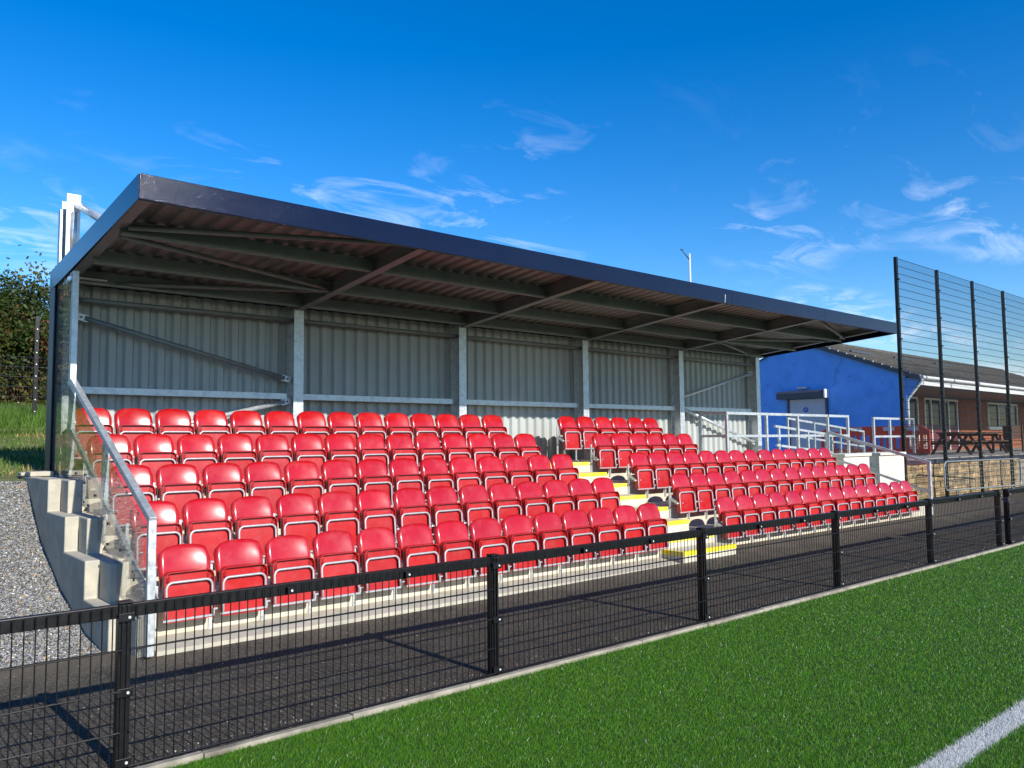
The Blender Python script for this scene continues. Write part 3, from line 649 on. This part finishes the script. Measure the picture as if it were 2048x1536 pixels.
# ------------------------------------------------------------------ ramp, railings, white piers
mb = MB(); mb.box((16.26, 4.96, -.1), (19.60, 16.5, 1.10)); mb.box((19.604, 5.302, -.1), (52, 16.5, 1.10))
PV = struct('raised_yard', mb, 'flag', 'paved yard at clubhouse level behind the stone wall')
RL = thing('platform_railing', (12.42, 4.76, RZ[3]), 'galvanised guard railing around the wheelchair platform above the third row', 'railing')
def rail_run(t, pts, z0, z1, posts, mid=True, sec=.055, m='galv'):
    for (xa, ya), (xb, yb) in zip(pts[:-1], pts[1:]):
        za, zb = z1(xa, ya), z1(xb, yb)
        d_ = Vector((xb-xa, yb-ya, 0)).normalized()*.03
        part('top_rail', MB().bar((xa-d_.x*.9, ya-d_.y*.9, za), (xb+d_.x*.9, yb+d_.y*.9, zb), sec, sec), m, t, .003)
        if mid: part('mid_rail', MB().bar((xa+d_.x, ya+d_.y, za-.46), (xb-d_.x, yb-d_.y, zb-.46), sec*.95, sec*.95), m, t, .003)
    for x, y in posts: part('post', MB().bar((x, y, z0(x, y)), (x, y, z1(x, y)-sec/2-.001), sec, sec, (0, 1, 0)), m, t, .003)
c0 = lambda z: (lambda x, y: z)
rail_run(RL, [(12.42, 5.42), (12.42, 4.78)], c0(RZ[3]), c0(2.225), [(12.42, 5.42)])
rail_run(RL, [(12.42, 4.78), (16.42, 4.78)], c0(RZ[3]), c0(2.22), [(12.42, 4.78), (13.85, 4.78), (15.1, 4.78), (16.42, 4.78)])
rail_run(RL, [(16.42, 4.78), (17.38, 4.78)], c0(1.30), c0(2.219), [(17.38, 4.78)])
part('platform_floor', MB().box((16.30, 4.72, .9), (17.6, 6.6, 1.305)), 'white_render', T)
RP = thing('ramp_railing', (18.8, 7.2, 1.1), 'sloping galvanised handrail of the access ramp before the blue gable', 'railing')
rz_ = lambda x, y: 2.26-(x-18.8)*.083
rail_run(RP, [(18.8, 7.2), (23.15, 7.2)], c0(1.10), rz_, [(18.8, 7.2), (20.2, 7.2), (21.7, 7.2), (23.15, 7.2)])
RP2 = thing('ramp_railing', (17.4, 6.3, 1.1), 'shorter galvanised ramp handrail just behind the platform railing', 'railing')
rz2_ = lambda x, y: 2.02-(x-16.0)*.08
rail_run(RP2, [(16.2, 6.0), (18.9, 6.0)], c0(1.10), rz2_, [(16.35, 6.0), (17.7, 6.0), (18.9, 6.0)])
RG = thing('yard_railing', (18.7, 4.78, 1.3), 'galvanised railing standing on the right white pier', 'railing')
rail_run(RG, [(18.70, 4.78), (21.0, 4.78)], c0(1.28), c0(2.19), [(18.70, 4.78), (19.60, 4.78), (21.0, 4.78)])
def pier(x0, x1, lab):
    t = thing('white_pier', ((x0+x1)/2, 4.7, 0), lab, 'pier', 'white piers at the ramp')
    part('pier_body', MB().box((x0+.03, 4.45, -.05), (x1-.03, 4.95, 1.27)), 'white_render', t, .008); part('coping', MB().box((x0, 4.40, 1.2705), (x1, 5.0, 1.335)), 'white_render', t, .008)
pier(16.45, 17.75, 'low white rendered pier nearest the stand, under the platform railing')
pier(18.2, 19.62, 'low white rendered pier beside the stone wall with its shaded left face')
# stone retaining wall of separate blocks
SW = thing('stone_wall', (24, 5.1, 0), 'buff stone block retaining wall behind the tall fence', 'wall')
part('mortar_bed', MB().box((19.6, 5.06, -.1), (36, 5.3, .95)), 'mortar', SW)
me_b = [MB().box((0, -.035-random.uniform(0, .012), 0), (wd_, .02, .138)).mesh('stone_block') for wd_ in (.24, .31, .38, .29)]
wds = (.24, .31, .38, .29)
for m_ in me_b: m_.materials.append(MT['buff'])
nb_ = 0
for r_ in range(7):
    x = 19.62+random.uniform(0, .1)
    while x < (29.6 if nb_ < 292 else 0):
        k = random.randrange(4); o = bpy.data.objects.new('stone_block', me_b[k]); col.objects.link(o); o.parent = SW; o.location = (x-24, -.025+random.uniform(-.012, .012), -.02+r_*.150); o.scale = (1, 1, random.uniform(.96, 1.02)); x += wds[k]+.014; nb_ += 1
for i in range(12): part('coping', MB().box((19.6+1.37*i, 4.98, .951+random.uniform(0, .01)), (19.6+1.37*i+1.355, 5.4, 1.06)), 'dark', SW, .006)
# temporary wire panel in front of the wall
TP = thing('wire_panel', (23.2, 4.25, 0), 'portable wire panel with rounded tube frame on splayed feet by the wall', 'panel')
def arc(c, r, a0, a1, n=6): return [(c[0]+r*math.cos(R(a0+(a1-a0)*i/n)), c[1]+r*math.sin(R(a0+(a1-a0)*i/n))) for i in range(n+1)]
xa, xb, za, zb, r_ = 21.66, 25.9, .26, 1.04, .16
fr = arc((xa+r_, za+r_), r_, 180, 270)+arc((xb-r_, za+r_), r_, 270, 360)+arc((xb-r_, zb-r_), r_, 0, 90)+arc((xa+r_, zb-r_), r_, 90, 180); fr.append(fr[0])
ypan = lambda x: 4.30-.12*(x-21.66)
part('tube_frame', MB().tube([(x, ypan(x), z) for x, z in fr], .021, 8, False), 'galv_dull', TP)
m_ = MB()
for x in np.arange(xa+.12, xb, .15): m_.tube([(x, ypan(x), za), (x, ypan(x), zb)], .004, 4, False)
for z in np.arange(za+.11, zb, .11): m_.tube([(xa, ypan(xa), z), (xb, ypan(xb), z)], .004, 4, False)
part('wire_grid', m_, 'galv_dull', TP)
for x in (22.3, 25.3):
    for s_ in (-1, 1): part('foot', MB().tube([(x, ypan(x), za), (x+s_*.13, ypan(x)-.12, .01)], .014, 6), 'galv_dull', TP)

# ------------------------------------------------------------------ clubhouse
CO = Vector((27.8, 7.37, 1.1))
CH = thing('clubhouse', CO, 'blue gabled clubhouse with brown tiled roof and white gutter', 'building', local=True)
CH.rotation_euler = (0, 0, R(1.5))
EZ, RIDGE_Y, RIDGE_Z = 2.80, 4.43, 4.52
SL = RIDGE_Z-EZ
def roofz(y): return EZ+SL*min(y, 2*RIDGE_Y-y)/RIDGE_Y
# gable wall (local coords: x along the front, y back)
door0, door1 = 3.45, 4.92
poly = [(.47, 0), (.47, roofz(.47)-.06), (RIDGE_Y, RIDGE_Z-.06), (8.86, EZ-.06), (8.86, 0)]
part('gable_wall', MB().prism(poly, 0, 0, .25), 'blue', CH)
part('corner_bracket', MB().prism([(-.02, 2.66), (.4695, 2.72), (.4695, 1.9)], 0, .02, .24), 'blue', CH)
dr = part('door', MB().box((-.035, door0, 0), (-.005, door1-.35, 2.13)), 'greyblue', CH)
part('door', MB().box((-.036, door1-.345, 0), (-.006, door1, 2.13)), 'greyblue', CH)
sg = part('round_sign', MB().tube([(-.036, 4.25, 1.72), (-.046, 4.25, 1.72)], .10, 20), 'sign_blue', dr)
for q in range(3): part('sign_text', MB().box((-.0475, 4.19+.01*q, 1.755-.035*q), (-.0465, 4.31-.01*q, 1.765-.035*q)), 'white', sg) if False else part('sign_text', MB().box((-.0475, 4.20, 1.755-.035*q), (-.0465, 4.30, 1.763-.035*q)), 'white', dr)
for y_ in (door0-.10, door1+.005): part('shutter_guide', MB().box((-.075, y_, 0), (-.002, y_+.09, 2.15)), 'dark', CH)
part('shutter_box', MB().prism([(-.30, 2.16), (-.30, 2.36), (-.22, 2.46), (-.002, 2.46), (-.002, 2.16)], 1, door0-.115, door1+.30) if False else MB().add(
    [(-.30, door0-.08, 2.16), (-.30, door0-.08, 2.38), (-.2, door0-.08, 2.47), (-.002, door0-.08, 2.47), (-.002, door0-.08, 2.16), (-.30, door1+.42, 2.16), (-.30, door1+.42, 2.38), (-.2, door1+.42, 2.47), (-.002, door1+.42, 2.47), (-.002, door1+.42, 2.16)],
    [(0, 1, 2, 3, 4), (9, 8, 7, 6, 5), (0, 5, 6, 1), (1, 6, 7, 2), (2, 7, 8, 3), (3, 8, 9, 4), (4, 9, 5, 0)]), 'dark', CH)
part('shutter_end_cap', MB().box((-.31, door0-.13, 2.15), (-.002, door0-.082, 2.48)), 'upvc', CH)
part('wall_light', MB().box((-.14, 4.15, 2.53), (-.002, 4.55, 2.63)), 'greyblue', CH, .01)
# crack in the render, as shallow dark segments
m_ = MB(); pts = [(2.75, 3.62), (2.80, 3.45), (2.92, 3.30), (3.0, 3.12), (3.04, 2.95), (3.02, 2.80), (3.10, 2.66), (3.20, 2.55)]
for a, b in zip(pts[:-1], pts[1:]): m_.bar((-.0015, a[0], a[1]), (-.0015, b[0], b[1]), .012, .002, (1, 0, 0))
part('render_crack', m_, 'dark', CH)
for y_, z_ in ((2.5, 2.9), (3.05, 1.6), (3.1, 1.55), (5.9, 2.8), (6.0, 2.0), (1.3, 2.6)): part('render_chip', MB().tube([(-.001, y_, z_), (-.003, y_, z_)], .025, 7), 'dark', CH)
# roof slab, verge, tiles
XE = 24.0
part('roof_deck', MB().add([(-.12, -.06, EZ-.07), (XE, -.06, EZ-.07), (XE, RIDGE_Y, RIDGE_Z-.03), (-.12, RIDGE_Y, RIDGE_Z-.03), (XE, 8.92, EZ-.07), (-.12, 8.92, EZ-.07)], [(0, 1, 2, 3), (3, 2, 4, 5)]), 'tile', CH)
part('verge_board', MB().prism([(-.08, EZ-.20), (-.08, EZ-.05), (RIDGE_Y, RIDGE_Z-.02), (RIDGE_Y, RIDGE_Z-.17)], 0, -.15, -.03), 'dark', CH)
slen = math.hypot(RIDGE_Y+.1, SL); sa = math.atan2(SL, RIDGE_Y); NC = 14; gauge = slen/NC; tw = .32
tm = MB().add([(0, 0, .012), (tw-.012, 0, .012), (tw-.012, 0, .045), (tw*.72, 0, .045), (tw*.66, 0, .030), (0, 0, .030)] + [(0, gauge+.05, -.012), (tw-.012, gauge+.05, -.012), (tw-.012, gauge+.05, .020), (tw*.72, gauge+.05, .020), (tw*.66, gauge+.05, .006), (0, gauge+.05, .006)],
    [(0, 1, 2, 3, 4, 5), (11, 10, 9, 8, 7, 6)]+[(i, i+6, (i+1) % 6+6, (i+1) % 6) for i in range(6)]).mesh('roof_tile')
tm.materials.append(MT['tile'])
rt_ = part('roof_tiles_far', MB().box((-.1, -.05, EZ-.2), (-.09, -.04, EZ-.19)), 'tile', CH); bpy.data.objects.remove(rt_)
Vt = np.array([v.co for v in tm.vertices]); Ft = [tuple(p.vertices) for p in tm.polygons]
far = MB(); cnt = 0
for ci in range(int((XE+.1)/tw)):
    for rj in range(NC):
        ox = -.14+ci*tw; s0 = -.02+rj*gauge; oy, oz = -.09+s0*math.cos(sa), EZ-.055+s0*math.sin(sa)
        if cnt < 294:
            o = bpy.data.objects.new('roof_tile', tm); col.objects.link(o); o.parent = CH; o.location = (ox+random.uniform(-.006, .006), oy, oz+random.uniform(-.004, .004)); o.rotation_euler = (sa+random.uniform(-.008, .008), random.uniform(-.01, .01), 0); cnt += 1
        else:
            q = Vt.copy(); y_ = q[:, 1]*math.cos(sa)-q[:, 2]*math.sin(sa)+oy; z_ = q[:, 1]*math.sin(sa)+q[:, 2]*math.cos(sa)+oz; far.add(np.stack([q[:, 0]+ox, y_, z_], 1), Ft)
part('far_roof_tiles', far, 'tile', CH, kind='stuff')
# lichen on the verge ends, small pale pieces
for rj in range(NC):
    s0 = -.02+rj*gauge; part('verge_clip', MB().box((-.165, -.085+s0*math.cos(sa), EZ-.06+s0*math.sin(sa)), (-.142, -.045+s0*math.cos(sa), EZ-.005+s0*math.sin(sa))), 'upvc', CH)
part('ridge_tiles', MB().tube([(-.13, RIDGE_Y, RIDGE_Z-.02), (XE, RIDGE_Y, RIDGE_Z-.02)], .10, 10), 'tile', CH)
for xs_ in (1.2, 5.2, 9.6): 
    s0 = slen*.66; part('roof_vent', MB().box((xs_, s0*math.cos(sa)-.06, EZ+s0*math.sin(sa)+.0), (xs_+1.9, s0*math.cos(sa)+.02, EZ+s0*math.sin(sa)+.07)), 'dark', CH)
    
# gutter, soffit, downpipe
part('gutter', MB().tube([(-.1, -.13, EZ-.10), (XE, -.13, EZ-.10)], .065, 10), 'upvc', CH)
part('fascia_board', MB().box((.0, -.06, EZ-.36), (XE, -.03, EZ-.12)), 'upvc', CH)
part('soffit', MB().box((.26, -.028, EZ-.36), (XE, 2.95, EZ-.34)), 'wood', CH)
part('downpipe', MB().tube([(-.06, -.13, EZ-.12), (-.06, -.10, EZ-.25), (-.06, .36, EZ-.80), (-.06, .40, EZ-.9), (-.06, .40, 0)], .042, 10), 'upvc', CH)
# recessed front wall of brick with glazing
FWY = 2.95
ops = [(5.2, 7.4, .02, 2.38), (8.1, 12.15, .02, 2.38), (16.2, 21.0, 1.12, 2.38)]
part('front_wall_core', MB().box((.26, FWY+.06, 0), (XE, FWY+.2, EZ-.34)), 'mortar', CH)
m_ = MB()
for rj in range(32):
    z = .005+rj*.075; x = 4.6+(.1125 if rj % 2 else 0)
    while x < 23.5:
        if not any(a-.2 < x < b and c_-.07 < z < d_ for a, b, c_, d_ in ops) and z+.065 < EZ-.36: m_.box((x, FWY-.01+random.uniform(-.003, .003), z), (x+.215, FWY+.0595, z+.065))
        x += .225
part('brickwork', m_, 'brick', CH, kind='stuff')
for (a, b, c_, d_), mull in zip(ops, ([5.25, 6.1, 7.34], [8.15, 8.85, 10.0, 10.92, 12.0], [16.3, 17.9, 19.4, 20.9])):
    wf = part('window', MB().box((a, FWY+.02, c_), (b, FWY+.055, d_)), 'glass_dark', CH)
    for x in mull: part('mullion', MB().box((x-.045, FWY-.04, c_), (x+.045, FWY+.019, d_)), 'upvc', wf)
    part('frame_head', MB().box((a, FWY-.035, d_-.09), (b, FWY+.018, d_)), 'upvc', wf)
    if c_ < .5:
        for x0_, x1_ in zip(mull[:-1], mull[1:]): part('lower_panel', MB().box((x0_+.05, FWY-.01, c_), (x1_-.05, FWY+.017, 1.15)), 'maroon', wf)
    else: part('sill', MB().box((a-.1, FWY-.12, c_-.14), (b+.1, FWY+.0, c_)), 'upvc', wf)

# ------------------------------------------------------------------ plastic barriers before the gable
def barrier(y0, lab, chamfer):
    t = thing('plastic_barrier', (26.6, y0+.95, 1.1), lab, 'barrier', 'orange plastic barriers')
    L_ = 1.9; m_ = MB(); Hh = 1.0
    def b_(ya, yb, za, zb): m_.box((26.58, y0+ya, 1.1+za), (26.63, y0+yb, 1.1+zb))
    b_(0, L_, .06, .22); b_(0, L_, .68, .82)
    for q in range(9): a = q*(L_-.10)/8; b_(a, a+.10, .2205, .6795)
    part('slatted_body', m_, 'barrier', t, .006)
    ch = .28; poly = [(y0, 1.9205), (y0, 2.1-(ch*.6 if chamfer < 0 else 0)), (y0+(ch if chamfer < 0 else 0), 2.1), (y0+L_-(ch if chamfer > 0 else 0), 2.1), (y0+L_, 2.1-(ch*.6 if chamfer > 0 else 0)), (y0+L_, 1.9205)]
    part('top_board', MB().prism(poly, 0, 26.575, 26.635), 'barrier', t, .006)
    for a in (.35, 1.15): part('reflective_panel', MB().box((26.567, y0+a, 1.94), (26.574, y0+a+.38, 2.07)), 'greyblue', t)
    for a in (.2, 1.5): part('foot', MB().box((26.35, y0+a, 1.10), (26.86, y0+a+.14, 1.158)), 'black', t, .006)
barrier(6.62, 'orange slatted plastic barrier at the clubhouse corner, right of the downpipe foot', -1)
barrier(8.56, 'orange slatted plastic barrier standing against the blue gable below the door', 1)

# ------------------------------------------------------------------ picnic furniture
def picnic(x, y, rz, lab):
    t = thing('picnic_table', (x, y, 1.1), lab, 'table', 'wooden picnic tables', local=True); t.rotation_euler = (0, 0, rz)
    for q in range(5): part('tabletop_plank', MB().box((-.9, -.37+q*.15, .72), (.9, -.37+q*.15+.14, .76)), 'wood', t)
    for s_ in (-1, 1):
        for q in range(2): part('bench_plank', MB().box((-.9, s_*.62+q*.14-.13, .43), (.9, s_*.62+q*.14, .47)), 'wood', t)
    for x_ in (-.62, .62):
        for s_ in (-1, 1): part('leg', MB().bar((x_+s_*.022, s_*.22, .715), (x_+s_*.022, s_*.62, 0), .04, .09), 'wood', t)
        part('cross_bar', MB().box((x_-.065, -.74, .34), (x_-.045, .74, .425)), 'wood', t); part('cross_bar', MB().box((x_-.065, -.36, .63), (x_-.045, .36, .715)), 'wood', t)
picnic(28.6, 6.55, R(4), 'brown wooden picnic table beside the orange barrier end')
picnic(31.3, 6.7, R(-3), 'brown wooden picnic table before the brick wall, between the other garden seats')
picnic(29.9, 9.2, R(80), 'brown wooden picnic table set back under the roof overhang near the patio doors')
def bench(x, y, rz, lab):
    t = thing('garden_bench', (x, y, 1.1), lab, 'bench', 'wooden garden benches', local=True); t.rotation_euler = (0, 0, rz)
    for q in range(4): part('seat_plank', MB().box((-.75, -.25+q*.12, .42), (.75, -.25+q*.12+.11, .45)), 'wood', t)
    for q in range(4): part('back_plank', MB().box((-.75, .26, .52+q*.13), (.75, .285, .52+q*.13+.12)), 'wood', t)
    for x_ in (-.7, .7):
        part('leg', MB().box((x_-.04, -.26, 0), (x_+.04, -.19, .64)), 'wood', t); part('leg', MB().box((x_-.04, .2855, 0), (x_+.04, .34, 1.04)), 'wood', t); part('armrest', MB().box((x_-.05, -.28, .6405), (x_+.05, .25, .68)), 'wood', t)
bench(33.6, 6.6, R(178), 'brown wooden garden bench seen from behind, next to the picnic tables')
bench(36.2, 6.9, R(-90), 'brown wooden garden bench turned sideways below the white window sill')
bench(38.6, 7.0, R(2), 'brown wooden garden bench furthest right below the white window sill')

# ------------------------------------------------------------------ lamp post beyond the roof
LP = thing('lamp_post', (34.45, 22, 0), 'slim white pole with a tilted arm showing above the stand roof', 'lamp post')
part('pole', MB().tube([(34.45, 22, 0), (34.45, 22, 11.95)], [.10, .055], 10), 'zinc', LP)
part('arm', MB().tube([(34.45, 22, 11.6), (33.78, 22, 12.05)], .03, 8), 'dark', LP); part('lamp_head', MB().box((33.68, 21.96, 12.03), (33.86, 22.04, 12.10)), 'dark', LP, .02)

# ------------------------------------------------------------------ hedge and field fence behind the stand
def hedge(x, y, h, rad, lab, n=9000, seed=1):
    g = np.random.default_rng(seed); zb = bankz(y); t = thing('hedge_bush', (x, y, zb), lab, 'bush', 'hedge bushes')
    V, F, Cc = [], [], []; tb = MB(); clumps = []
    for q in range(9):
        a = g.uniform(0, 6.28); r_ = rad*g.uniform(.2, .75); hh = h*g.uniform(.65, 1.0)
        top = np.array([x+r_*math.cos(a), y+r_*.8*math.sin(a), zb+hh]); midp = np.array([x+r_*.4*math.cos(a), y+r_*.3*math.sin(a), zb+hh*.45])
        tb.tube([(x+.1*math.cos(a), y+.1*math.sin(a), zb-.05), tuple(midp), tuple(top)], [.045, .03, .008], 5)
        for u in np.linspace(.18, 1.0, 9):
            p = (midp*(1-u)+top*u) if u > .45 else np.array([x, y, zb])*(1-u/.45)+midp*u/.45
            for _ in range(3): clumps.append((p+g.normal(0, 1, 3)*np.array([.36, .34, .22])*rad/1.3, g.uniform(.16, .36)))
    for _ in range(14):   # whippy shoots
        a = g.uniform(0, 6.28); p0 = np.array([x+rad*.5*math.cos(a), y+rad*.4*math.sin(a), zb+h*.85]); p1 = p0+np.array([g.normal(0, .3), g.normal(0, .3), g.uniform(.12, .38)])
        tb.tube([tuple(p0), tuple((p0+p1)/2+g.normal(0, .04, 3)), tuple(p1)], [.018, .012, .006], 4)
        for u in np.linspace(.3, 1, 5): clumps.append((p0*(1-u)+p1*u, .05))
    cl = np.array([c_[0] for c_ in clumps]); cr = np.array([c_[1] for c_ in clumps]); wt = cr**2; wt /= wt.sum()
    idx = g.choice(len(cl), n, p=wt); P = cl[idx]+g.normal(0, 1, (n, 3))*cr[idx][:, None]*.75
    P[:, 2] = np.maximum(P[:, 2], zb+.1)
    sz = g.uniform(.03, .065, n); d1 = g.normal(0, 1, (n, 3)); d1 /= np.linalg.norm(d1, axis=1)[:, None]; d2 = np.cross(d1, g.normal(0, 1, (n, 3))); d2 /= np.linalg.norm(d2, axis=1)[:, None]
    V = np.stack([P-d1*sz[:, None], P+d2*sz[:, None]*.5, P+d1*sz[:, None], P-d2*sz[:, None]*.5], 1).reshape(-1, 3); F = np.arange(4*n).reshape(-1, 4)
    b = g.uniform(.5, 1.5, n)*(.7+.6*g.random(len(cl)))[idx]; c_ = np.stack([.040*b, .066*b, .012*b], 1); tint = g.random(len(cl))[idx]
    c_[tint > .78] *= (1.9, 1.15, 1.0); c_[tint < .1] = np.stack([.14*b, .06*b, .025*b], 1)[tint < .1]
    link('crown', np_mesh('crown', V, F, np.repeat(c_, 4, 0)), 'leaf', t); part('stems', tb, 'bark', t)
hedge(-.6, 16.8, 2.7, 1.5, 'dense dark hawthorn bush at the left edge of the hedge', 45000, 3)
hedge(1.3, 17.3, 2.8, 1.5, 'tall hawthorn bush with loose twigs in the middle of the hedge', 60000, 4)
hedge(2.9, 16.9, 2.3, 1.4, 'lower yellowing hawthorn bush beside the stand back corner', 45000, 5)
hedge(4.6, 17.6, 2.4, 1.5, 'hawthorn bush in the hedge hidden mostly by the stand', 25000, 6)
hedge(.4, 19.5, 3.0, 1.7, 'darker hawthorn bush behind the front of the hedge', 30000, 8)
for i_, (hx, hy) in enumerate(((-6.6, 3.6), (-6.2, 6.4), (-6.5, 9.4), (-5.6, 12.4))): hedge(hx, hy, 3.6, 1.7, f'{ORD[i_]} hawthorn bush along the left side of the gravel bank, added out of view', 9000, 20+i_)  # unseen bushes added to block low sky and give the perspex greenery to reflect
FF = thing('field_fence', (1.91, 14, 2.25), 'grey post and wire mesh field fence in front of the hedge', 'fence')
for x in (-3.1, -.6, 1.91, 4.41):
    p = part('post', MB().box((x-.035, 13.98, 2.15), (x+.035, 14.04, 4.35)), 'black', FF)
    for z in np.arange(2.4, 4.3, .24): part('bolt', MB().tube([(x, 13.979, z), (x, 13.965, z)], .012, 6), 'zinc', p)
m_ = MB()
for z in np.arange(2.3, 3.5, .2): m_.tube([(-3.6, 14.0, z), (3.92, 14.0, z)], .0025, 4, False)
for x in np.arange(-3.6, 3.92, .05): m_.tube([(x, 14.0, 2.25), (x, 14.0, 3.5)], .0012, 3, False)
part('wire_mesh', m_, 'dark', FF)
